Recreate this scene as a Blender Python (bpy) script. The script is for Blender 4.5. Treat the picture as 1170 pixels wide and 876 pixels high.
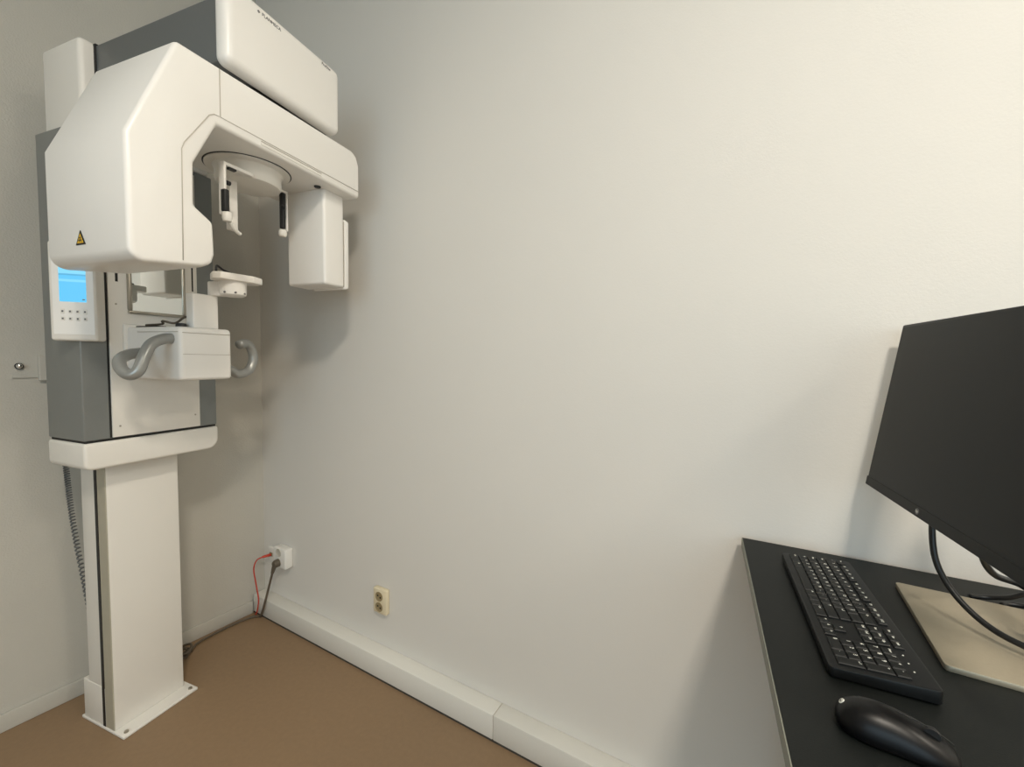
import bpy, bmesh, math, random
from mathutils import Vector, Matrix
random.seed(4)
for o in list(bpy.data.objects): bpy.data.objects.remove(o)
scene = bpy.context.scene
col = scene.collection
PI = math.pi
R = math.radians

# ------------------------------------------------------------------ camera
F_PX, W_PX = 480.0, 1170.0
yaw, pitch, roll = R(29.35), R(-3.32), R(1.04)
fwd = Vector((-math.sin(yaw)*math.cos(pitch), math.cos(yaw)*math.cos(pitch), math.sin(pitch)))
rgt = Vector((math.cos(yaw), math.sin(yaw), 0)); upv = rgt.cross(fwd)
r2 = rgt*math.cos(roll) + upv*math.sin(roll); u2 = upv*math.cos(roll) - rgt*math.sin(roll)
cd = bpy.data.cameras.new('camera'); cam = bpy.data.objects.new('camera', cd); col.objects.link(cam)
cd.sensor_width = 36; cd.sensor_fit = 'HORIZONTAL'; cd.lens = F_PX/W_PX*36; cd.clip_start = 0.02
m = Matrix((r2, u2, -fwd)).transposed().to_4x4(); m.translation = Vector((0, 0, 1.3))
cam.matrix_world = m
scene.camera = cam
# ------------------------------------------------------------------ light
w = bpy.data.worlds.new('world'); scene.world = w; w.use_nodes = True
bg = w.node_tree.nodes['Background']; bg.inputs[0].default_value = (0.72, 0.86, 1.0, 1); bg.inputs[1].default_value = 1.0
LAMP = (2.05, 0.66)
LAMP2 = (0.66, -0.55)
LAMP_W, LAMP2_W, WIN_W = 27.0, 44.0, 26.0
scene.view_settings.view_transform = 'Standard'; scene.view_settings.look = 'None'
scene.view_settings.gamma = 1; scene.view_settings.use_curve_mapping = False
scene.view_settings.exposure = 0.22
def area(name, loc, target, sx, sy, power, color):
    l = bpy.data.lights.new(name, 'AREA'); l.shape = 'RECTANGLE'; l.size = sx; l.size_y = sy
    l.energy = power; l.color = color
    o = bpy.data.objects.new(name, l); col.objects.link(o); o.location = loc
    o.rotation_euler = (Vector(target)-Vector(loc)).to_track_quat('-Z', 'Y').to_euler()
    return o
# daylight entering by the window in the wall behind the camera
area('window_daylight', (0.9, -2.53, 1.75), (0.9, 0, 1.6), 2.7, 1.5, WIN_W, (0.62, 0.86, 1.0))

# ------------------------------------------------------------------ materials
MATS = {}
def mat(name, rgb, rough=0.5, metal=0.0, noise=0.0, nscale=40, bump=0.0, bscale=200, emit=0.0, spec=None, coat=0.0):
    if name in MATS: return MATS[name]
    mm = bpy.data.materials.new(name); mm.use_nodes = True
    nt = mm.node_tree; b = nt.nodes['Principled BSDF']
    b.inputs['Base Color'].default_value = (*rgb, 1); b.inputs['Roughness'].default_value = rough
    b.inputs['Metallic'].default_value = metal
    if spec is not None: b.inputs['Specular IOR Level'].default_value = spec
    if coat: b.inputs['Coat Weight'].default_value = coat; b.inputs['Coat Roughness'].default_value = 0.1
    tc = nt.nodes.new('ShaderNodeTexCoord')
    if noise:
        n = nt.nodes.new('ShaderNodeTexNoise'); n.inputs['Scale'].default_value = nscale; n.inputs['Detail'].default_value = 5
        mx = nt.nodes.new('ShaderNodeMix'); mx.data_type = 'RGBA'
        mx.inputs[6].default_value = (*[c*(1-noise) for c in rgb], 1); mx.inputs[7].default_value = (*[min(1, c*(1+noise)) for c in rgb], 1)
        nt.links.new(tc.outputs['Object'], n.inputs['Vector']); nt.links.new(n.outputs['Fac'], mx.inputs[0])
        nt.links.new(mx.outputs[2], b.inputs['Base Color'])
    if bump:
        n = nt.nodes.new('ShaderNodeTexNoise'); n.inputs['Scale'].default_value = bscale; n.inputs['Detail'].default_value = 3
        bp = nt.nodes.new('ShaderNodeBump'); bp.inputs['Strength'].default_value = bump; bp.inputs['Distance'].default_value = 0.002
        nt.links.new(tc.outputs['Object'], n.inputs['Vector']); nt.links.new(n.outputs['Fac'], bp.inputs['Height'])
        nt.links.new(bp.outputs['Normal'], b.inputs['Normal'])
    if emit:
        b.inputs['Emission Color'].default_value = (*rgb, 1); b.inputs['Emission Strength'].default_value = emit
    MATS[name] = mm
    return mm
def s2l(r, g, b):
    f = lambda c: c/12.92 if c <= 0.04045 else ((c+0.055)/1.055)**2.4
    return tuple(f(c/255) for c in (r, g, b))
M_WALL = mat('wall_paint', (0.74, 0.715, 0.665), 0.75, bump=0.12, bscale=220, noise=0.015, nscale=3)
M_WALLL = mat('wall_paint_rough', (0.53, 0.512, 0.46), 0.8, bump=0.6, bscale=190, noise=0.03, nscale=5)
M_CEIL = mat('ceiling_paint', (0.8, 0.79, 0.76), 0.85, bump=0.2)
M_FLOOR = mat('vinyl_floor', s2l(143, 118, 90), 0.55, noise=0.10, nscale=60, bump=0.15, bscale=400)
M_TRIM = mat('trim_white', (0.76, 0.745, 0.69), 0.45, noise=0.02, nscale=6)
M_GAP = mat('dark_gap', (0.05, 0.045, 0.04), 0.8, noise=0.1)
M_WHITE = mat('device_white', (0.86, 0.835, 0.79), 0.32, noise=0.012, nscale=8)
M_WHITE2 = mat('device_cream', (0.80, 0.77, 0.71), 0.38, noise=0.012, nscale=8)
M_GREY = mat('device_grey', s2l(130, 133, 131), 0.38, noise=0.05, nscale=250, metal=0.25)
M_GREYD = mat('device_dark_grey', s2l(106, 109, 109), 0.42, noise=0.05, nscale=250, metal=0.2)
M_SEAM = mat('seam_grey', s2l(188, 180, 168), 0.6, noise=0.05)
M_RAIL = mat('rail_grey', s2l(176, 170, 152), 0.5, noise=0.04)
M_RUB = mat('black_rubber', s2l(24, 24, 25), 0.5, noise=0.15, nscale=90)
M_HANDLE = mat('handle_grey', s2l(152, 153, 150), 0.28, metal=0.35, noise=0.04, nscale=120)
M_STEEL = mat('brushed_steel', s2l(176, 170, 158), 0.3, metal=0.9, noise=0.06, nscale=300)
M_MIRROR = mat('mirror_glass', (0.86, 0.88, 0.86), 0.02, metal=1.0, noise=0.005)
M_YEL = mat('sign_yellow', s2l(226, 180, 40), 0.5, noise=0.03)
M_BLACK = mat('print_black', s2l(20, 20, 18), 0.6, noise=0.05)
M_PRINT = mat('print_grey', s2l(105, 104, 104), 0.6, noise=0.05)
M_DESK = mat('desk_black', s2l(17, 20, 19), 0.5, noise=0.12, nscale=300, bump=0.1, bscale=500, spec=0.25)
M_EDGE = mat('desk_edge', s2l(120, 122, 112), 0.5, noise=0.06)
M_KEY = mat('key_black', s2l(20, 22, 22), 0.5, noise=0.08, nscale=200, spec=0.25)
M_KCASE = mat('keyboard_case', s2l(16, 18, 19), 0.45, noise=0.08, nscale=200, spec=0.3)
M_LEG = mat('legend_white', s2l(225, 225, 215), 0.5, noise=0.02)
M_MON = mat('monitor_plastic', s2l(20, 22, 21), 0.5, noise=0.08, nscale=200, spec=0.25)
M_SCR = mat('monitor_screen', s2l(17, 20, 20), 0.42, noise=0.03, nscale=300, spec=0.2)
M_MOUSE = mat('mouse_plastic', s2l(8, 8, 9), 0.36, noise=0.08, nscale=150, spec=0.25)
M_CABLE = mat('cable_black', s2l(22, 22, 22), 0.4, noise=0.1, nscale=80)
M_CABLEG = mat('cable_grey', s2l(92, 82, 68), 0.5, noise=0.1, nscale=80)
M_RED = mat('cable_red', s2l(196, 62, 40), 0.45, noise=0.06, nscale=80)
M_BASE = mat('monitor_base_steel', s2l(168, 158, 138), 0.45, metal=0.45, noise=0.05, nscale=260, bump=0.08, bscale=600)
M_SOCK = mat('socket_cream', s2l(222, 210, 180), 0.4, noise=0.02)
M_SOCKW = mat('socket_white', s2l(232, 230, 224), 0.4, noise=0.02)
M_SOCKSHADE = mat('socket_recess_shade', s2l(150, 134, 100), 0.5, noise=0.03)  # shade of a recess put into the colour; the outlet discs are not sunk
M_SOCKSHADE2 = mat('socket_recess_shade_white', s2l(196, 190, 178), 0.5, noise=0.03)  # same painted recess shade, for the white socket
M_DIFF = mat('lamp_diffuser', (1.0, 0.93, 0.82), 0.6, emit=2.0)
M_FRAME = mat('lamp_frame', (0.8, 0.8, 0.78), 0.5, noise=0.02)

def screen_material():
    mm = bpy.data.materials.new('lcd_blue'); mm.use_nodes = True; nt = mm.node_tree
    b = nt.nodes['Principled BSDF']; b.inputs['Roughness'].default_value = 0.25
    tc = nt.nodes.new('ShaderNodeTexCoord'); sp = nt.nodes.new('ShaderNodeSeparateXYZ')
    nt.links.new(tc.outputs['Generated'], sp.inputs[0])
    rp = nt.nodes.new('ShaderNodeValToRGB'); nt.links.new(sp.outputs['Z'], rp.inputs[0])
    e = rp.color_ramp.elements
    base = s2l(92, 196, 246); lite = s2l(132, 216, 250); dk = s2l(80, 170, 214)
    e[0].position = 0; e[0].color = (*base, 1); e[1].position = 1; e[1].color = (*lite, 1)
    for p, c in ((0.50, base), (0.52, lite), (0.56, lite), (0.58, base), (0.66, base), (0.68, dk), (0.70, dk), (0.72, lite)):
        x = e.new(p); x.color = (*c, 1)
    nt.links.new(rp.outputs[0], b.inputs['Emission Color']); b.inputs['Emission Strength'].default_value = 0.85
    b.inputs['Base Color'].default_value = (0.02, 0.05, 0.08, 1)
    return mm
M_LCD = screen_material()

# ------------------------------------------------------------------ mesh helpers
def tag(o, label=None, cat=None, group=None, kind=None):
    if label: o['label'] = label
    if cat: o['category'] = cat
    if group: o['group'] = group
    if kind: o['kind'] = kind
    return o
def empty(name, loc=(0, 0, 0), rz=0.0, rot=None):
    o = bpy.data.objects.new(name, None); col.objects.link(o); o.location = loc
    o.rotation_euler = rot if rot else (0, 0, rz); o.empty_display_size = 0.05
    return o
def obj(name, bm, material, parent=None, smooth=False):
    me = bpy.data.meshes.new(name)
    bmesh.ops.recalc_face_normals(bm, faces=bm.faces)
    bm.to_mesh(me); bm.free(); me.materials.append(material)
    if smooth: me.shade_smooth()
    o = bpy.data.objects.new(name, me); col.objects.link(o)
    if parent: o.parent = parent
    return o
def bevel(bm, off, seg=3, ang=25):
    es = [e for e in bm.edges if len(e.link_faces) == 2 and math.degrees(e.calc_face_angle(0)) > ang]
    if es: bmesh.ops.bevel(bm, geom=es, offset=off, offset_type='OFFSET', segments=seg, profile=0.5, affect='EDGES', clamp_overlap=True)
def smooth_flat(bm, lim=32):
    """smooth shade the rounded strips, keep the big faces flat looking"""
    for f in bm.faces: f.smooth = True
    for e in bm.edges:
        e.smooth = not (len(e.link_faces) == 2 and math.degrees(e.calc_face_angle(0)) > lim)
def box_bm(x0, x1, y0, y1, z0, z1, bev=0.0, seg=3):
    bm = bmesh.new()
    vs = [bm.verts.new((x, y, z)) for x in (x0, x1) for y in (y0, y1) for z in (z0, z1)]
    for f in ((0, 1, 3, 2), (4, 6, 7, 5), (0, 4, 5, 1), (2, 3, 7, 6), (0, 2, 6, 4), (1, 5, 7, 3)):
        bm.faces.new([vs[i] for i in f])
    bmesh.ops.recalc_face_normals(bm, faces=bm.faces)
    if bev: bevel(bm, bev, seg); smooth_flat(bm)
    return bm
def box(name, x0, x1, y0, y1, z0, z1, material, parent=None, bev=0.0, seg=3):
    return obj(name, box_bm(x0, x1, y0, y1, z0, z1, bev, seg), material, parent)
def prism_bm(pts, axis, a, b, bev=0.0, seg=3):
    """pts 2-D polygon; axis 0: pts are (y,z) extruded in x; 1: (x,z) in y; 2: (x,y) in z"""
    bm = bmesh.new()
    def P(p, t): return ((t, p[0], p[1]) if axis == 0 else (p[0], t, p[1]) if axis == 1 else (p[0], p[1], t))
    va = [bm.verts.new(P(p, a)) for p in pts]; vb = [bm.verts.new(P(p, b)) for p in pts]
    bm.faces.new(va); bm.faces.new(vb[::-1])
    n = len(pts)
    for i in range(n): bm.faces.new((va[i], vb[i], vb[(i+1) % n], va[(i+1) % n]))
    bmesh.ops.recalc_face_normals(bm, faces=bm.faces)
    if bev: bevel(bm, bev, seg); smooth_flat(bm)
    return bm
def prism(name, pts, axis, a, b, material, parent=None, bev=0.0, seg=3):
    return obj(name, prism_bm(pts, axis, a, b, bev, seg), material, parent)
def rrect(cx, cy, w_, h_, r, n=5):
    out = []
    for sx, sy, a0 in ((1, 1, 0), (-1, 1, 90), (-1, -1, 180), (1, -1, 270)):
        for k in range(n+1):
            t = R(a0+90*k/n); out.append((cx+sx*(w_/2-r)+r*math.cos(t), cy+sy*(h_/2-r)+r*math.sin(t)))
    return out
def lathe(name, prof, material, parent=None, loc=(0, 0, 0), axis='Z', n=40):
    bm = bmesh.new(); rings = []
    for r, z in prof:
        if r < 1e-6: rings.append([bm.verts.new((0, 0, z))])
        else: rings.append([bm.verts.new((r*math.cos(2*PI*k/n), r*math.sin(2*PI*k/n), z)) for k in range(n)])
    for a, b in zip(rings, rings[1:]):
        for k in range(n):
            q = [a[k % len(a)], a[(k+1) % len(a)], b[(k+1) % len(b)], b[k % len(b)]]
            q = list(dict.fromkeys(q))
            if len(q) > 2: bm.faces.new(q)
    if axis == 'X': bmesh.ops.rotate(bm, verts=bm.verts, matrix=Matrix.Rotation(PI/2, 3, 'Y'))
    if axis == 'Y': bmesh.ops.rotate(bm, verts=bm.verts, matrix=Matrix.Rotation(PI/2, 3, 'X'))
    bmesh.ops.translate(bm, verts=bm.verts, vec=loc)
    bmesh.ops.recalc_face_normals(bm, faces=bm.faces)
    smooth_flat(bm, 40)
    return obj(name, bm, material, parent)
def catmull(pts, sub=8):
    P = [Vector(p) for p in pts]; P = [P[0]*2-P[1]] + P + [P[-1]*2-P[-2]]
    out = []
    for i in range(1, len(P)-2):
        a, b, c, d = P[i-1:i+3]
        for k in range(sub):
            t = k/sub
            out.append(0.5*((2*b)+(c-a)*t+(2*a-5*b+4*c-d)*t*t+(3*b-3*c+d-a)*t**3))
    out.append(P[-2]); return out
def tube_bm(path, r, n=12, rad=None):
    bm = bmesh.new(); rings = []; N = len(path)
    t0 = (path[1]-path[0]).normalized(); nv = t0.orthogonal().normalized()
    for i, p in enumerate(path):
        t = (path[min(i+1, N-1)]-path[max(i-1, 0)]).normalized()
        nv = (nv-t*nv.dot(t)).normalized(); bv = t.cross(nv)
        rr = rad(i/(N-1)) if rad else r
        rings.append([bm.verts.new(p+rr*(nv*math.cos(2*PI*k/n)+bv*math.sin(2*PI*k/n))) for k in range(n)])
    for a, b in zip(rings, rings[1:]):
        for k in range(n): bm.faces.new((a[k], a[(k+1) % n], b[(k+1) % n], b[k]))
    bm.faces.new(rings[0][::-1]); bm.faces.new(rings[-1])
    smooth_flat(bm, 50)
    return bm
def tube(name, pts, r, material, parent=None, sub=8, n=12, rad=None, straight=False):
    path = [Vector(p) for p in pts] if straight else catmull(pts, sub)
    return obj(name, tube_bm(path, r, n, rad), material, parent)
def text(name, body, size, material, parent, matrix, depth=0.0004, align='LEFT'):
    c = bpy.data.curves.new('tmp', 'FONT'); c.body = body; c.size = size; c.extrude = depth; c.align_x = align; c.align_y = 'CENTER'
    t = bpy.data.objects.new('tmp', c); col.objects.link(t)
    dg = bpy.context.evaluated_depsgraph_get(); dg.update()
    me = bpy.data.meshes.new_from_object(t.evaluated_get(dg)); bpy.data.objects.remove(t); bpy.data.curves.remove(c)
    me.name = name; me.materials.clear(); me.materials.append(material); me.transform(matrix)
    o = bpy.data.objects.new(name, me); col.objects.link(o); o.parent = parent
    return o
def frame(origin, ex, ey):
    ex = Vector(ex).normalized(); ey = Vector(ey).normalized(); ez = ex.cross(ey)
    mm = Matrix((ex, ey, ez)).transposed().to_4x4(); mm.translation = Vector(origin); return mm

# ------------------------------------------------------------------ room
WY = 1.22                                     # face of the right wall
CX = -2.130                                   # room corner
ux, uy = 0.0431, 0.9991                       # run of the left wall (not quite square)
def onleft(s, d=0.0): return (CX - ux*s + uy*d, WY - uy*s - ux*d)   # s from corner, d off the wall
YB, XR, H = -2.6, 2.7, 3.1
fl = box('floor', -2.6, XR+0.1, YB-0.1, WY+0.12, -0.1, 0.0, M_FLOOR); tag(fl, 'brown speckled vinyl floor', 'floor', kind='structure')
ce = box('ceiling', -2.6, XR+0.1, YB-0.1, WY+0.12, H, H+0.1, M_CEIL); tag(ce, 'white ceiling', 'ceiling', kind='structure')
wr = box('wall_right', CX-0.2, XR+0.1, WY, WY+0.12, 0, H, M_WALL); tag(wr, 'long cream painted wall behind the desk', 'wall', kind='structure')
a_, b_, c_, d_ = onleft(-0.01), onleft(4.0), onleft(4.0, -0.1), onleft(-0.01, -0.1)
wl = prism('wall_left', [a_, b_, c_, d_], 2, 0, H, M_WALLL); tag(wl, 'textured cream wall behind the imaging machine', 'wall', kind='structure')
wb = empty('wall_back', (0, YB, 0)); tag(wb, 'cream wall with a window behind the viewer', 'wall', kind='structure')
for n_, q in (('wall_pier', (-2.5, -0.5, 0, H)), ('wall_pier', (2.3, XR+0.1, 0, H)), ('wall_apron', (-0.5, 2.3, 0, 0.95)), ('wall_lintel', (-0.5, 2.3, 2.55, H))):
    box(n_, q[0], q[1], -0.1, 0, q[2], q[3], M_WALL, wb)
ws = box('wall_side', XR, XR+0.1, YB, WY, 0, H, M_WALL); tag(ws, 'cream side wall beyond the desk', 'wall', kind='structure')
wi = empty('window_1', (0, YB, 0)); tag(wi, 'white framed window behind the viewer', 'window', kind='structure')
for q in ((-0.5, -0.44, 0.95, 2.55), (2.24, 2.3, 0.95, 2.55), (-0.44, 2.24, 0.95, 1.01), (-0.44, 2.24, 2.49, 2.55), (0.87, 0.93, 1.01, 2.49)):
    box('window_frame', q[0], q[1], -0.07, -0.02, q[2], q[3], M_TRIM, wi, 0.004, 1)

# skirting along the left wall
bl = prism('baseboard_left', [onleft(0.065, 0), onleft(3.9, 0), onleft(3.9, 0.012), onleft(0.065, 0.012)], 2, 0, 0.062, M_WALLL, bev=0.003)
tag(bl, 'low white skirting along the textured wall', 'baseboard', kind='structure')
# boxed trunking along the right wall, two lengths with a joint
br = empty('baseboard_right', (0, WY, 0)); tag(br, 'deep white cable trunking along the foot of the long wall', 'baseboard', kind='structure')
TD = 0.062
for x0, x1 in ((CX+0.005, -0.7035), (-0.7005, XR)):
    box('trunking_length', x0, x1, -TD, 0, 0.008, 0.096, M_TRIM, br, 0.003, 2)
box('joint_gap', -0.7035, -0.7005, -TD+0.003, 0, 0.008, 0.093, M_SEAM, br)
box('shadow_gap', CX+0.005, XR, -TD+0.002, 0, 0.0, 0.008, M_GAP, br)

# two ceiling panel lamps (the room's own light)
def ceiling_lamp(xy, power, label, size, spread):
    lamp = empty('ceiling_lamp', (xy[0], xy[1], H)); tag(lamp, label, 'lamp')
    box('lamp_frame', -0.25, 0.25, -0.25, 0.25, -0.03, 0, M_FRAME, lamp, 0.004)
    box('diffuser', -0.22, 0.22, -0.22, 0.22, -0.034, -0.030, M_DIFF, lamp)
    la = area('lamp_light', (0, 0, -0.045), (0, 0, -1), size, size, power, (1.0, 0.91, 0.78)); la.parent = lamp; la.data.spread = R(spread)
ceiling_lamp(LAMP, LAMP_W, 'square ceiling panel lamp beyond the desk by the long wall', 0.42, 180)
ceiling_lamp(LAMP2, LAMP2_W, 'square ceiling panel lamp nearer the window', 0.30, 180)

# ------------------------------------------------------------------ dental imaging machine (local frame: x out of the wall, y to the right)
mach = empty('dental_xray_machine', (-1.787, 0.6475, 0), R(8.58))
tag(mach, 'white and grey panoramic dental x-ray machine on a floor column', 'medical machine')
# base plate + column
bp = box('base_plate', -0.245, 0.0, -0.112, 0.125, 0, 0.010, M_WHITE2, mach, 0.003)
for x, y in ((-0.018, -0.095), (-0.018, 0.108), (-0.225, -0.098)):
    lathe('bolt', [(0, 0.016), (0.006, 0.015), (0.007, 0.010)], M_STEEL, bp, (x, y, 0), n=12)
colm = prism('column', [(-0.20, 0.01), (-0.20, 1.0), (-0.055, 1.0), (-0.055, 0.01)], 1, -0.108, 0.108, M_WHITE2, mach, 0.003)
box('foot_block', -0.232, -0.07, -0.1095, 0.109, 0.01, 0.15, M_WHITE2, colm, 0.004)
box('slot', -0.118, -0.104, -0.1105, -0.10, 0.012, 0.99, M_RUB, colm)
box('side_rail', -0.102, -0.056, -0.1102, -0.10, 0.012, 0.99, M_RAIL, colm, 0.001, 1)
# carriage
bd = box('carriage_body', -0.165, 0.03, -0.195, 0.20, 1.028, 1.955, M_GREY, mach, 0.004)
tag(bd, 'grey metal carriage body')
box('apron_gap', -0.160, 0.026, -0.190, 0.196, 1.020, 1.028, M_BLACK, mach)
arc = lambda cx, cz, r, a0, a1: [(cx+r*math.cos(R(a0+(a1-a0)*k/6)), cz+r*math.sin(R(a0+(a1-a0)*k/6))) for k in range(7)]
ap = prism('apron', [(-0.197, 1.021), (0.203, 1.021)] + arc(0.165, 0.975, 0.038, 0, -90) + arc(-0.177, 0.957, 0.020, -90, -180), 0, -0.168, 0.034, M_WHITE2, mach, 0.009, 4)
fp = box('front_panel', 0.029, 0.036, -0.127, 0.135, 1.031, 1.94, M_WHITE2, mach, 0.0015, 2)
box('panel_gap', 0.0285, 0.0315, -0.132, -0.127, 1.031, 1.94, M_BLACK, fp)
box('slot', 0.0355, 0.0365, -0.108, -0.101, 1.52, 1.60, M_BLACK, fp)
box('slot', 0.0355, 0.0365, 0.1165, 0.1215, 1.523, 1.62, M_BLACK, fp)
for y, z in ((-0.108, 1.065), (0.118, 1.075), (-0.108, 1.45)):
    lathe('screw', [(0, 0.001), (0.003, 0.0008), (0.003, -0.002)], M_STEEL, fp, (0.036, y, z), 'X', n=10)
uh = box('upper_housing', -0.168, 0.032, -0.172, 0.192, 1.955, 2.215, M_WHITE2, mach, 0.014, 4)
# control panel set across the corner
t = R(50); nx, ny = math.cos(t), -math.sin(t)
cp = empty('control_panel', (0.0355, -0.2055, 1.33), math.atan2(ny, nx)); cp.parent = mach      # local: x outwards, y to the right along the face
box('panel_housing', -0.05, 0.002, -0.057, 0.050, 0.0, 0.285, M_WHITE2, cp, 0.008, 3)
box('screen_recess', 0.0015, 0.0028, -0.048, 0.046, 0.018, 0.255, M_WHITE, cp, 0.0008, 1)
box('display', 0.0025, 0.0036, -0.032, 0.029, 0.113, 0.226, M_LCD, cp)
box('screen_mark', 0.0034, 0.0040, 0.020, 0.026, 0.119, 0.122, M_GREYD, cp)
for j, zz in enumerate((0.085, 0.064)):
    for k, yy in enumerate((-0.026, -0.009, 0.008, 0.025)):
        hh = 0.0075 if k in (0, 3) and j == 0 else 0.0055
        box('button', 0.0025, 0.0042, yy-0.0045, yy+0.0045, zz-hh, zz+hh, M_WHITE2, cp, 0.0008, 1)
        box('button_mark', 0.0040, 0.0045, yy-0.0022, yy+0.0022, zz-0.0025, zz+0.0025, M_PRINT, cp)
# overhead arm (grey sides, white front cover)
oa = box('overhead_arm', 0.03, 0.595, -0.136, 0.240, 2.045, 2.205, M_GREYD, mach, 0.004)
box('arm_collar', 0.030, 0.042, -0.138, 0.243, 2.042, 2.209, M_BLACK, oa)
cov = prism('front_cover', rrect(0.0515, 2.137, 0.387, 0.206, 0.022), 0, 0.552, 0.602, M_WHITE, oa, 0.020, 5)
# writing on the front cover
text('lettering', 'PLANMECA', 0.0115, M_PRINT, oa, frame((0.6025, -0.042, 2.2155), (0, 1, 0), (0, 0, 1)))
prism('logo_mark', [(-0.056, 2.2155), (-0.0515, 2.2195), (-0.047, 2.2155), (-0.0515, 2.2115)], 0, 0.6015, 0.6028, M_PRINT, oa)
text('lettering', 'ProOne', 0.011, M_PRINT, oa, frame((0.6025, 0.165, 2.2215), (0, 1, 0), (0, 0, 1)))
lathe('rotation_bearing', [(0, 1.99), (0.12, 1.99), (0.12, 2.048), (0, 2.048)], M_BLACK, oa, (0.44, 0.03, 0))
# rotating arm
prof = [(-0.335, 1.494), (-0.353, 1.503), (-0.360, 1.520), (-0.360, 1.757), (-0.258, 2.003), (0.300, 2.014), (0.322, 2.003), (0.335, 1.974), (0.336, 1.862), (-0.168, 1.862),
        (-0.224, 1.748), (-0.226, 1.650), (-0.182, 1.622), (-0.180, 1.545), (-0.187, 1.521), (-0.210, 1.509)]
ra = prism('rotating_arm', prof, 0, 0.292, 0.602, M_WHITE, mach, 0.017, 4)
tag(ra, 'white angular rotating arm')
XF = 0.6025
def seam(pts): tube('panel_seam', [(XF, y, z) for y, z in pts], 0.0011, M_SEAM, ra, n=6, straight=True)
seam([(-0.161, 2.0), (-0.161, 1.885), (-0.176, 1.884), (-0.188, 1.876), (-0.246, 1.785), (-0.252, 1.768), (-0.255, 1.515)])
seam([(-0.161, 1.885), (0.330, 1.885)])
box('vent_strip', XF-0.002, XF+0.0008, -0.05, 0.16, 1.871, 1.876, M_WHITE2, ra)
box('vent_strip', XF-0.002, XF+0.0008, -0.05, 0.16, 1.879, 1.881, M_SEAM, ra)
lathe('rotation_disc_groove', [(0, 1.8605), (0.116, 1.8605), (0.116, 1.8628)], M_RUB, ra, (0.44, 0.036, 0), n=64)
hub = lathe('rotation_disc', [(0, 1.808), (0.070, 1.808), (0.084, 1.812), (0.088, 1.820), (0.088, 1.848), (0.093, 1.855), (0.112, 1.857), (0.113, 1.8625)], M_WHITE2, ra, (0.44, 0.036, 0), n=64)
for x, y in ((0.545, 0.20), (0.36, 0.125)):
    lathe('sensor_dot', [(0, 1.858), (0.010, 1.8585), (0.011, 1.8625)], M_RUB, ra, (x, y, 0), n=18)
# radiation warning sign on the side
yS = -0.3606
sg = prism('warning_sign', [(0.4135, 1.5365), (0.4495, 1.5365), (0.4315, 1.568)], 1, yS-0.0008, -0.357, M_BLACK, ra)
prism('sign_field', [(0.4195, 1.540), (0.4435, 1.540), (0.4315, 1.561)], 1, yS-0.0012, yS, M_YEL, ra)
for a in (90, 210, 330):
    p0 = (0.4315, 1.5475)
    prism('sign_symbol', [p0, (p0[0]+0.0065*math.cos(R(a-30)), p0[1]+0.0065*math.sin(R(a-30))), (p0[0]+0.0065*math.cos(R(a+30)), p0[1]+0.0065*math.sin(R(a+30)))], 1, yS-0.0016, yS, M_BLACK, ra)
# sensor head hanging from the free end
sh = empty('sensor_head', (0, 0, 0)); sh.parent = mach
prism('head_body', [(0.222, 1.545), (0.218, 1.870), (0.312, 1.870), (0.314, 1.545)], 0, 0.382, 0.553, M_WHITE, sh, 0.010, 4)
prism('head_cover', [(0.3135, 1.54), (0.3135, 1.79), (0.338, 1.785), (0.338, 1.545)], 0, 0.405, 0.5525, M_WHITE, sh, 0.006, 3)
box('head_gap', 0.41, 0.5515, 0.312, 0.3145, 1.55, 1.78, M_SEAM, sh)
# temple supports
def temple(yc, side):
    e = empty('temple_support'); e.parent = mach; return e
tl_ = temple(0, 0)
prism('bracket', [(-0.0995, 1.680), (-0.0995, 1.819), (-0.012, 1.819), (-0.012, 1.810), (-0.0925, 1.810), (-0.0925, 1.680)], 0, 0.501, 0.523, M_WHITE, tl_, 0.0015, 2)
box('bar', 0.430, 0.448, -0.031, -0.006, 1.665, 1.83, M_WHITE, tl_, 0.003)
box('rod', 0.512, 0.5285, -0.1025, -0.0885, 1.686, 1.745, M_RUB, tl_, 0.003)
lathe('knob', [(0, 0.007), (0.006, 0.006), (0.006, -0.004), (0, -0.004)], M_RUB, tl_, (0.518, -0.084, 1.766), 'Y', n=14)
box('rod_holder', 0.510, 0.522, -0.083, -0.062, 1.8045, 1.8105, M_RUB, tl_, 0.001, 1)
lathe('pad', [(0, 0), (0.010, 0.003), (0.012, 0.010), (0.012, 0.024), (0.009, 0.028), (0, 0.028)], M_WHITE2, tl_, (0.519, -0.090, 1.659), n=20)
tube('ear_tip', [(0.519, -0.082, 1.662), (0.515, -0.070, 1.650), (0.512, -0.058, 1.644), (0.510, -0.047, 1.640)], 0.0055, M_WHITE2, tl_, n=10)
tr_ = temple(0, 0)
box('bracket', 0.425, 0.445, 0.166, 0.172, 1.715, 1.846, M_WHITE, tr_, 0.0015, 2)
box('bracket_foot', 0.425, 0.445, 0.100, 0.172, 1.838, 1.846, M_WHITE, tr_, 0.0015, 2)
box('rod', 0.427, 0.443, 0.152, 0.165, 1.722, 1.838, M_RUB, tr_, 0.003)
lathe('knob', [(0, 0.008), (0.006, 0.007), (0.006, -0.004), (0, -0.004)], M_RUB, tr_, (0.445, 0.152, 1.79), 'Y', n=14)
lathe('pad', [(0, 0), (0.010, 0.002), (0.013, 0.008), (0.013, 0.018), (0.009, 0.024), (0, 0.024)], M_WHITE2, tr_, (0.435, 0.158, 1.694), n=20)
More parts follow.
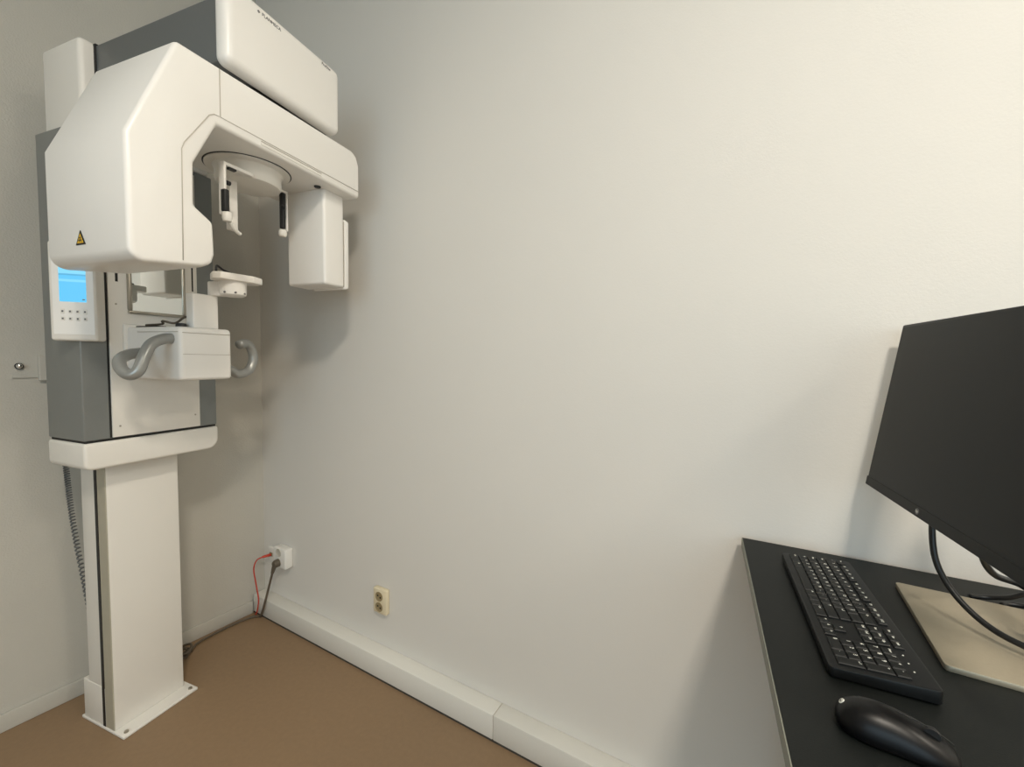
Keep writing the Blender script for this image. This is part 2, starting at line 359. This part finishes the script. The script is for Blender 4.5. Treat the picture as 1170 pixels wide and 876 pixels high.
# mirror on the front panel
mr = empty('mirror'); mr.parent = mach
for q in ((-0.079, 0.089, 1.424, 1.434), (-0.079, -0.069, 1.434, 1.64), (0.079, 0.089, 1.434, 1.64), (-0.079, 0.089, 1.64, 1.65)):
    box('mirror_frame', 0.034, 0.048, q[0], q[1], q[2], q[3], M_STEEL, mr, 0.003, 2)
box('mirror_glass', 0.036, 0.044, -0.069, 0.079, 1.434, 1.64, M_MIRROR, mr)
# patient support
sb = box('support_block', 0.032, 0.300, -0.086, 0.073, 1.217, 1.380, M_WHITE, mach, 0.012, 4)
tag(sb, 'white patient support block')
tube('block_seam', [(0.10, -0.0868, 1.364), (0.294, -0.0868, 1.364)], 0.0010, M_SEAM, sb, n=6, straight=True)
tube('block_seam', [(0.3007, -0.078, 1.362), (0.3007, 0.066, 1.362)], 0.0010, M_SEAM, sb, n=6, straight=True)
tube('block_seam', [(0.3007, -0.078, 1.297), (0.3007, 0.066, 1.297)], 0.0006, M_SEAM, sb, n=6, straight=True)
box('block_collar', 0.032, 0.046, -0.094, 0.081, 1.25, 1.39, M_WHITE2, sb, 0.006, 3)
box('tray_strip', 0.06, 0.17, -0.07, -0.045, 1.379, 1.384, M_BLACK, sb, 0.001, 1)
lathe('knob', [(0, 1.392), (0.012, 1.391), (0.014, 1.386), (0.014, 1.378), (0, 1.378)], M_RUB, sb, (0.262, -0.058, 0), n=18)
tube('bite_fork', [(0.08, -0.052, 1.388), (0.14, -0.040, 1.392), (0.16, -0.050, 1.40), (0.185, -0.03, 1.395), (0.22, -0.025, 1.412), (0.23, -0.02, 1.415)], 0.0035, M_CABLEG, sb, n=8)
HL = [(0.26, -0.075, 1.343), (0.265, -0.108, 1.341), (0.27, -0.143, 1.324), (0.275, -0.164, 1.289), (0.275, -0.179, 1.25), (0.26, -0.192, 1.237), (0.235, -0.199, 1.254), (0.21, -0.188, 1.278), (0.19, -0.157, 1.293), (0.18, -0.119, 1.299)]
tube('handle', HL, 0.0155, M_HANDLE, mach, n=20, sub=10)
HR = [(0.23, 0.06, 1.270), (0.23, 0.112, 1.247), (0.23, 0.143, 1.230), (0.23, 0.183, 1.242), (0.23, 0.202, 1.283), (0.23, 0.193, 1.323), (0.235, 0.170, 1.339), (0.243, 0.140, 1.333)]
tube('handle', HR, 0.0155, M_HANDLE, mach, n=20, sub=10)
# chin rest
ch = empty('chin_rest'); ch.parent = mach
box('post', 0.255, 0.290, -0.040, 0.038, 1.378, 1.486, M_WHITE, ch, 0.005, 3)
prism('link', [(0.270, 0.016), (0.290, 0.016), (0.345, 0.035), (0.345, 0.080), (0.270, 0.036)], 2, 1.485, 1.531, M_WHITE, ch, 0.004, 2)
lathe('tilt_motor', [(0, 1.484), (0.028, 1.485), (0.036, 1.490), (0.038, 1.500), (0.038, 1.533), (0, 1.533)], M_WHITE, ch, (0.335, 0.055, 0), n=32)
prism('plate', [(0.300, 0.006), (0.345, -0.018), (0.372, -0.008), (0.392, 0.085), (0.380, 0.125), (0.350, 0.135), (0.318, 0.120)], 2, 1.531, 1.553, M_WHITE, ch, 0.004, 2)
tube('chin_loop', [(0.345, -0.005, 1.552), (0.342, 0.0, 1.572), (0.335, 0.025, 1.564), (0.330, 0.050, 1.560), (0.332, 0.085, 1.556)], 0.0034, M_RUB, ch, n=8)
for k in range(3):
    a = R(-70+45*k); lathe('screw', [(0, 0.002), (0.003, 0.0015), (0.003, -0.003)], M_PRINT, ch, (0.335+0.038*math.cos(a), 0.055+0.038*math.sin(a), 1.495), 'X', n=8)

# wall bracket behind the machine
wbk = empty('wall_bracket', (-2.164, 0.40, 1.205)); tag(wbk, 'white wall bracket strip with a shiny bolt behind the machine body', 'bracket')
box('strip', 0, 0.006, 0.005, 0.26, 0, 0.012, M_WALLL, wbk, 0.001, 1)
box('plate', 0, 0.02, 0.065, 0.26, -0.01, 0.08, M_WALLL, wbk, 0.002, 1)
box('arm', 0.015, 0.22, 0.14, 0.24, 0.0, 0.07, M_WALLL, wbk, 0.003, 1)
lathe('bolt_washer', [(0, 0.006), (0.0105, 0.006), (0.0105, 0), (0, 0)], M_RUB, wbk, (0.001, 0.022, 0.041), 'X', n=18)
lathe('bolt_head', [(0, 0.020), (0.005, 0.018), (0.0085, 0.010), (0.0085, 0.004)], mat('bolt_chrome', (0.85, 0.85, 0.85), 0.12, 1.0, noise=0.01), wbk, (0.001, 0.022, 0.041), 'X', n=16)

# coiled cable beside the column
coil = []
c0, c1, c2 = Vector((-2.0, 0.483, 0.945)), Vector((-2.0, 0.497, 0.70)), Vector((-1.99, 0.535, 0.30))
path = catmull([c0, c1, c2], 170)
for i, p in enumerate(path):
    f_ = i/len(path); a = i*1.0
    coil.append(p+Vector((0.0058*math.cos(a), 0.0058*math.sin(a), 0)))
cc = obj('coiled_cable', tube_bm(catmull(coil, 2), 0.0027, 6), M_GREYD); tag(cc, 'dark coiled cable hanging beside the white machine column', 'cable')

# ------------------------------------------------------------------ sockets and leads
def socket(name, x0, x1, z0, z1, d, m, label, group=None):
    s = empty(name, ((x0+x1)/2, WY, (z0+z1)/2)); tag(s, label, 'wall socket', group)
    W_, H_ = x1-x0, z1-z0
    box('faceplate', -W_/2, W_/2, -d, 0, -H_/2, H_/2, m, s, 0.006, 3)
    return s, W_, H_
s1, W_, H_ = socket('wall_socket', -1.318, -1.243, 0.243, 0.348, 0.022, M_SOCK, 'cream double wall socket with two empty outlets')
box('inner_frame', -0.029, 0.029, -0.0235, -0.02, -0.045, 0.045, M_SOCK, s1, 0.003, 2)
for zz in (0.022, -0.022):
    r_ = lathe('outlet', [(0, 0.0006), (0.015, 0.0006), (0.0175, 0.0014), (0.0195, 0.0024), (0.0195, 0.0)], M_SOCKSHADE, s1, (0, -0.0235, zz), 'Y', n=28)
    for sx in (-0.007, 0.007):
        lathe('contact_hole', [(0, 0.0012), (0.0038, 0.0010), (0.0038, -0.002)], M_BLACK, r_, (sx, -0.0238, zz+0.003*(1 if sx < 0 else -1)), 'Y', n=10)
s2, W_, H_ = socket('wall_socket', -1.982, -1.888, 0.272, 0.368, 0.042, M_SOCKW, 'bright white boxed double wall socket near the corner with a plug in')
for zz in (0.026, -0.022):
    r_ = lathe('outlet', [(0, 0.0006), (0.015, 0.0006), (0.0175, 0.0014), (0.0195, 0.0024), (0.0195, 0.0)], M_SOCKSHADE2, s2, (-0.004, -0.042, zz), 'Y', n=28)
nw, W_, H_ = socket('network_outlet', -2.075, -2.025, 0.262, 0.335, 0.012, M_WALL, 'flat white network outlet plate in the room corner')
tag(nw, 'flat white network outlet plate in the room corner', 'network outlet')
box('port', -0.012, 0.012, -0.014, -0.011, -0.008, 0.010, M_SOCKSHADE, nw)
# power cord: plug, lead down to the floor and along the skirting to the column
pc = empty('mains_cable', (-1.939, WY-0.042, 0.298)); tag(pc, 'grey power cord with angled plug running along the skirting', 'power cord')
px, py, pz = -1.939, WY-0.042, 0.298
lathe('plug', [(0, 0.0), (0.0185, 0.0), (0.0185, 0.016), (0.014, 0.026), (0, 0.028)], M_CABLEG, pc, (0, 0, 0), 'Y', n=24)
tube('plug_grip', [(0, -0.015, 0.004), (-0.004, -0.022, -0.02), (-0.010, -0.026, -0.045)], 0.012, M_CABLEG, pc, n=12, rad=lambda q: 0.013-0.006*q)
def rel(o, pts): return [(x-o.location.x, y-o.location.y, z-o.location.z) for x, y, z in pts]
cordp = [(px-0.010, py-0.026, pz-0.045), (px-0.025, py-0.030, 0.20), (px-0.050, py-0.035, 0.12), (px-0.085, py-0.035, 0.04), (px-0.115, py-0.030, 0.008),
         (-2.080, 1.130, 0.006), (-2.098, 1.06, 0.006), (-2.102, 0.97, 0.006), (-2.095, 0.90, 0.006), (-2.06, 0.85, 0.006), (-2.045, 0.80, 0.006)]
tube('cord', rel(pc, cordp), 0.0052, M_CABLEG, pc, n=10)
for k in range(4):
    rr = 0.022+0.006*k
    pts = [(-2.045+rr*0.8*math.cos(a*PI/4+k), 0.822+rr*0.7*math.sin(a*PI/4+k), 0.010+0.009*k+0.012*math.sin(a*PI/4)**2) for a in range(9)]
    tube('cord_loop', rel(pc, pts), 0.0045, M_CABLEG, pc, n=8, sub=5)
nc = empty('network_cable', (-2.052, WY-0.014, 0.296)); tag(nc, 'thin red network cable plugged in at the room corner', 'network cable')
tube('connector', [(0, 0.0, 0.001), (-0.003, -0.02, 0.002), (-0.012, -0.035, 0.0)], 0.007, M_RED, nc, n=10, rad=lambda q: 0.0075-0.002*q)
tube('cord', rel(nc, [(-2.064, WY-0.049, 0.296), (-2.085, WY-0.065, 0.280), (-2.098, WY-0.072, 0.235), (-2.082, WY-0.072, 0.17), (-2.062, WY-0.072, 0.10), (-2.062, WY-0.074, 0.06), (-2.068, WY-0.076, 0.030), (-2.078, WY-0.078, 0.012)]), 0.0030, M_RED, nc, n=8)

# ------------------------------------------------------------------ desk
ZD = 0.860
desk = empty('desk', (0.3, 0.5, 0)); tag(desk, 'black-topped desk with a pale front edge against the long wall', 'desk')
def dr(pts): return [(x-0.3, y-0.5) for x, y in pts]
dcor = [(0.005, 1.196), (0.86, 1.216), (0.955, -0.20), (0.123, -0.20)]
prism('desktop', dr(dcor), 2, ZD-0.024, ZD, M_DESK, desk, 0.0008, 1)
prism('edge_band', dr([(0.005, 1.196), (0.123, -0.20), (0.1215, -0.20), (0.0035, 1.196)]), 2, ZD-0.024, ZD-0.0004, M_EDGE, desk)
for x, y in ((0.16, 1.12), (0.80, 1.12), (0.22, -0.12), (0.86, -0.12)):
    box('leg', x-0.3-0.025, x-0.3+0.025, y-0.5-0.025, y-0.5+0.025, 0, ZD-0.024, M_MON, desk, 0.003, 1)
prism('apron_rail', dr([(0.16, 1.10), (0.18, 1.10), (0.24, -0.10), (0.22, -0.10)]), 2, ZD-0.084, ZD-0.024, M_MON, desk)

# keyboard: local x = typing right, local y = away from the user
ka = R(5.0)
ex, ey = Vector((math.sin(ka), -math.cos(ka), 0)), Vector((math.cos(ka), math.sin(ka), 0))
KB = empty('keyboard', (0.083, 1.108, ZD), math.atan2(ex.y, ex.x)); tag(KB, 'black full-size keyboard with white key legends on the desk', 'keyboard')
KL, KW = 0.392, 0.123
bm = bmesh.new()
pts = rrect(KL/2, KW/2, KL, KW, 0.007, 4)
prism_b = prism_bm(pts, 2, 0.002, 0.0165, 0.0025, 2)
for v in prism_b.verts:
    if v.co.z > 0.008: v.co.z += (v.co.y/KW)*0.005
bm.free()
obj('case', prism_b, M_KCASE, KB)
for x, y in ((0.03, 0.015), (KL-0.03, 0.015), (0.03, KW-0.015), (KL-0.03, KW-0.015)):
    box('foot', x-0.01, x+0.01, y-0.004, y+0.004, 0, 0.004, M_RUB, KB)
U, ROWP = 0.01655, 0.0163
x0k, y0k = 0.009, 0.012
keymesh = {}
def key(xu, row, wu=1.0, lab='', hu=1.0, off=0.0, hrow=1.0, size=0.0048):
    kx = x0k+xu*U+wu*U/2; ky = y0k+row*ROWP+hrow*ROWP*hu/2+off
    z = 0.0168+(ky/KW)*0.005
    kk = (wu, hu, hrow)
    if kk not in keymesh:
        w2, h2 = wu*U/2-0.0007, hrow*hu*ROWP/2-0.0007
        b = bmesh.new()
        lo = [b.verts.new((sx*w2, sy*h2, -0.001)) for sx, sy in ((-1, -1), (1, -1), (1, 1), (-1, 1))]
        md = [b.verts.new((sx*w2, sy*h2, 0.0016)) for sx, sy in ((-1, -1), (1, -1), (1, 1), (-1, 1))]
        hi = [b.verts.new((sx*(w2-0.0012), sy*(h2-0.0012), 0.0030)) for sx, sy in ((-1, -1), (1, -1), (1, 1), (-1, 1))]
        for A_, B_ in ((lo, md), (md, hi)):
            for k in range(4): b.faces.new((A_[k], A_[(k+1) % 4], B_[(k+1) % 4], B_[k]))
        b.faces.new(hi); b.faces.new(lo[::-1]); bmesh.ops.recalc_face_normals(b, faces=b.faces)
        me = bpy.data.meshes.new('key'); b.to_mesh(me); b.free(); me.materials.append(M_KEY); keymesh[kk] = me
    o = bpy.data.objects.new('key', keymesh[kk]); col.objects.link(o); o.parent = KB; o.location = (kx, ky, z)
    o.rotation_euler = (math.atan(0.005/KW), 0, 0)
    if lab:
        w2, h2 = wu*U/2, hrow*hu*ROWP/2
        text('legend', lab, size*1.25, M_LEG, o, Matrix.Translation((-w2+0.0032, h2-0.0055, 0.00312)), 0.00015)
rows = [
 (0, [('Ctrl', 1.5), ('', 1), ('Alt', 1.25), ('', 6.0), ('Alt', 1.25), ('', 1), ('', 1), ('Ctrl', 2.0)]),
 (1, [('\u2191', 1.25)] + [(c, 1) for c in '<ZXCVBNM,.-'] + [('\u2191', 2.75)]),
 (2, [('Caps', 1.75)] + [(c, 1) for c in "ASDFGHJKL;'"] + [('\u21b5', 2.25)]),
 (3, [('Tab', 1.5)] + [(c, 1) for c in 'QWERTYUIOP[]'] + [('', 1.5)]),
 (4, [('`', 1)] + [(c, 1) for c in '1234567890-='] + [('\u2190', 2.0)]),
]
for rw, ks in rows:
    xu = 0.0
    for lab, wu in ks: key(xu, rw, wu, lab, size=0.0034 if len(lab) > 1 else 0.0052); xu += wu
FY = 5*ROWP+0.0035
key(0, 5, 1, 'Esc', off=0.0035, hrow=0.8, size=0.0032)
for k in range(12): key(1.5+k*1.0+(k//4)*0.5-0.0, 5, 1, 'F%d' % (k+1), off=0.0035, hrow=0.8, size=0.0042)
for k, l in enumerate(('Prt', 'Scr', 'Brk')): key(15.3+k, 5, 1, l, off=0.0035, hrow=0.8, size=0.0038)
for k, l in enumerate(('Ins', 'Hm', 'Up')): key(15.3+k, 4, 1, l, size=0.0040)
for k, l in enumerate(('Del', 'End', 'Dn')): key(15.3+k, 3, 1, l, size=0.0040)
key(16.3, 1, 1, '\u2191')
for k, l in enumerate('\u2190\u2193\u2192'): key(15.3+k, 0, 1, l)
for k, l in enumerate(('Num', '/', '*', '-')): key(18.6+k, 4, 1, l, size=0.0036 if len(l) > 1 else 0.0055)
for j, rr in enumerate(('123', '456', '789')):
    for k, l in enumerate(rr): key(18.6+k, 1+j, 1, l, size=0.0058)
key(18.6, 0, 2, '0', size=0.0058); key(20.6, 0, 1, '.', size=0.0058)
key(21.6, 2, 1, '+', 2.0); key(21.6, 0, 1, '\u21b5', 2.0)
for k in range(3):
    lathe('status_light', [(0, 0.0008), (0.0011, 0.0006), (0.0011, 0)], M_LEG, KB, (x0k+(19.1+k*1.1)*U, y0k+5.55*ROWP, 0.0208), n=8)

# mouse: palm end towards the desk's front edge
MO = empty('computer_mouse', (0.168, 0.632, ZD), R(-2)); tag(MO, 'glossy black computer mouse beside the keyboard', 'mouse')
bm = bmesh.new(); n = 28; rings = []
ML, MW, MH = 0.056, 0.030, 0.036
prf = [(0.0, 0.93), (0.12, 1.0), (0.30, 0.985), (0.5, 0.92), (0.68, 0.80), (0.82, 0.64), (0.92, 0.46), (0.98, 0.24)]
for z, s in prf:
    ring = []
    for k in range(n):
        a = 2*PI*k/n; c, s_ = math.cos(a), math.sin(a)
        ex_ = abs(c)**0.75*math.copysign(1, c); ey_ = abs(s_)**0.75*math.copysign(1, s_)
        xx = ML*s*ex_*(1.0)+0.0-0.010*z*z; yy = MW*s*ey_*(1-0.10*(1-abs(ex_)))
        zz = z*MH*(1-0.25*((xx+0.012)/ML if xx > -0.012 else 0)) + 0.0015
        ring.append(bm.verts.new((xx, yy, zz)))
    rings.append(ring)
for a, b in zip(rings, rings[1:]):
    for k in range(n): bm.faces.new((a[k], a[(k+1) % n], b[(k+1) % n], b[k]))
bm.faces.new(rings[-1]); bm.faces.new(rings[0][::-1])
for f in bm.faces: f.smooth = True
obj('shell', bm, M_MOUSE, MO)
lathe('wheel', [(0, -0.003), (0.008, -0.003), (0.009, 0), (0.008, 0.003), (0, 0.003)], M_RUB, MO, (0.030, 0, 0.024), 'Y', n=18)
tube('button_split', [(0.000, 0, 0.0375), (0.02, 0, 0.034), (0.040, 0, 0.0265), (0.049, 0, 0.021)], 0.0007, M_BLACK, MO, n=6)
lg = Matrix.Translation((-0.049, 0.003, 0.0245)) @ Matrix.Rotation(R(-52), 4, 'Y')
e_ = empty('logo_disc'); e_.parent = MO; e_.matrix_local = lg
lathe('disc', [(0, 0.002), (0.0034, 0.0018), (0.0036, 0.0), (0.0034, -0.003)], M_LEG, e_, n=20)
text('logo_letters', 'hp', 0.0045, M_PRINT, e_, Matrix.Translation((0, 0, 0.0021)) @ Matrix.Rotation(-PI/2, 4, 'Z'), 0.0001, 'CENTER')

# monitor: local x = backwards (behind the screen), local y = along the width to the wall, leaning back
ma = R(7.5)
MN = empty('monitor', (0.385, 0.945, ZD), 0); tag(MN, 'black flat-screen monitor on a square steel base', 'monitor')
bs = prism('base', rrect(0, 0, 0.245, 0.272, 0.006, 3), 2, 0.0, 0.009, M_BASE, MN, 0.0015, 2)
bs.location = (0.008, 0.010, 0); bs.rotation_euler = (0, 0, R(-1.5))
nk = prism('neck', [(0.030, 0.008), (0.054, 0.008), (0.020, 0.36), (-0.006, 0.36)], 1, -0.035, 0.035, M_MON, MN, 0.003, 2)
box('neck_edge', 0.026, 0.040, 0.034, 0.037, 0.008, 0.16, M_STEEL, nk, 0.001, 1)
pn = empty('panel'); pn.parent = MN
wx, wy_ = 0.234, 1.170                                             # lower corner by the wall
cx_, cy_ = wx+0.27*math.sin(ma), wy_-0.27*math.cos(ma)
pn.location = (cx_-0.385, cy_-0.945, 1.042-ZD)
pn.rotation_euler = (Matrix.Rotation(ma, 3, 'Z') @ Matrix.Rotation(R(7.3), 3, 'Y')).to_euler()
PW, PH = 0.27, 0.347
box('housing', 0.0, 0.022, -PW, PW, 0, PH, M_MON, pn, 0.003, 2)
box('back_bulge', 0.020, 0.050, -0.17, 0.17, 0.05, 0.30, M_MON, pn, 0.012, 3)
box('screen', -0.0008, 0.003, -PW+0.006, PW-0.006, 0.020, PH-0.006, M_SCR, pn)
box('chin_bezel', -0.0016, 0.003, -PW+0.001, PW-0.001, 0.001, 0.0195, M_MON, pn, 0.0008, 1)
e_ = lathe('logo_disc', [(0, 0.0006), (0.0052, 0.0005), (0.0054, 0)], M_PRINT, pn, (0, 0, 0), n=24)
e_.matrix_local = frame((-0.0017, 0.055, 0.0103), (0, -1, 0), (0, 0, 1))
text('logo_letters', 'hp', 0.0070, M_LEG, pn, frame((-0.0024, 0.055, 0.0108), (0, -1, 0), (0, 0, 1)), 0.0001, 'CENTER')

# leads behind the monitor
def lead(name, pts, r, label):
    o = tube(name, pts, r, M_CABLE, n=12); tag(o, label, 'cable'); return o

lead('display_cable', [(0.300, 1.010, 1.060), (0.297, 1.008, 1.015), (0.300, 0.995, 0.965), (0.312, 0.978, 0.930), (0.330, 0.955, 0.905), (0.352, 0.930, 0.890), (0.377, 0.905, 0.886), (0.42, 0.88, 0.882)], 0.0048, 'thick black cable looping from the monitor edge in front of its steel base')
lead('charging_cable', [(0.345, 0.945, 1.08), (0.360, 1.005, 0.99), (0.400, 1.070, 0.93), (0.455, 1.125, 0.900), (0.500, 1.150, 0.872), (0.56, 1.155, 0.866)], 0.0055, 'black lead dropping behind the monitor towards the wall')
kc = [(0.385, 1.108, 0.865), (0.410, 1.112, 0.868), (0.434, 1.102, 0.880), (0.452, 1.094, 0.895), (0.470, 1.096, 0.890), (0.462, 1.102, 0.872), (0.440, 1.108, 0.866), (0.425, 1.098, 0.8655)]
lead('desk_cable', kc, 0.0042, 'tangled black cord knotted on the desk behind the monitor base')
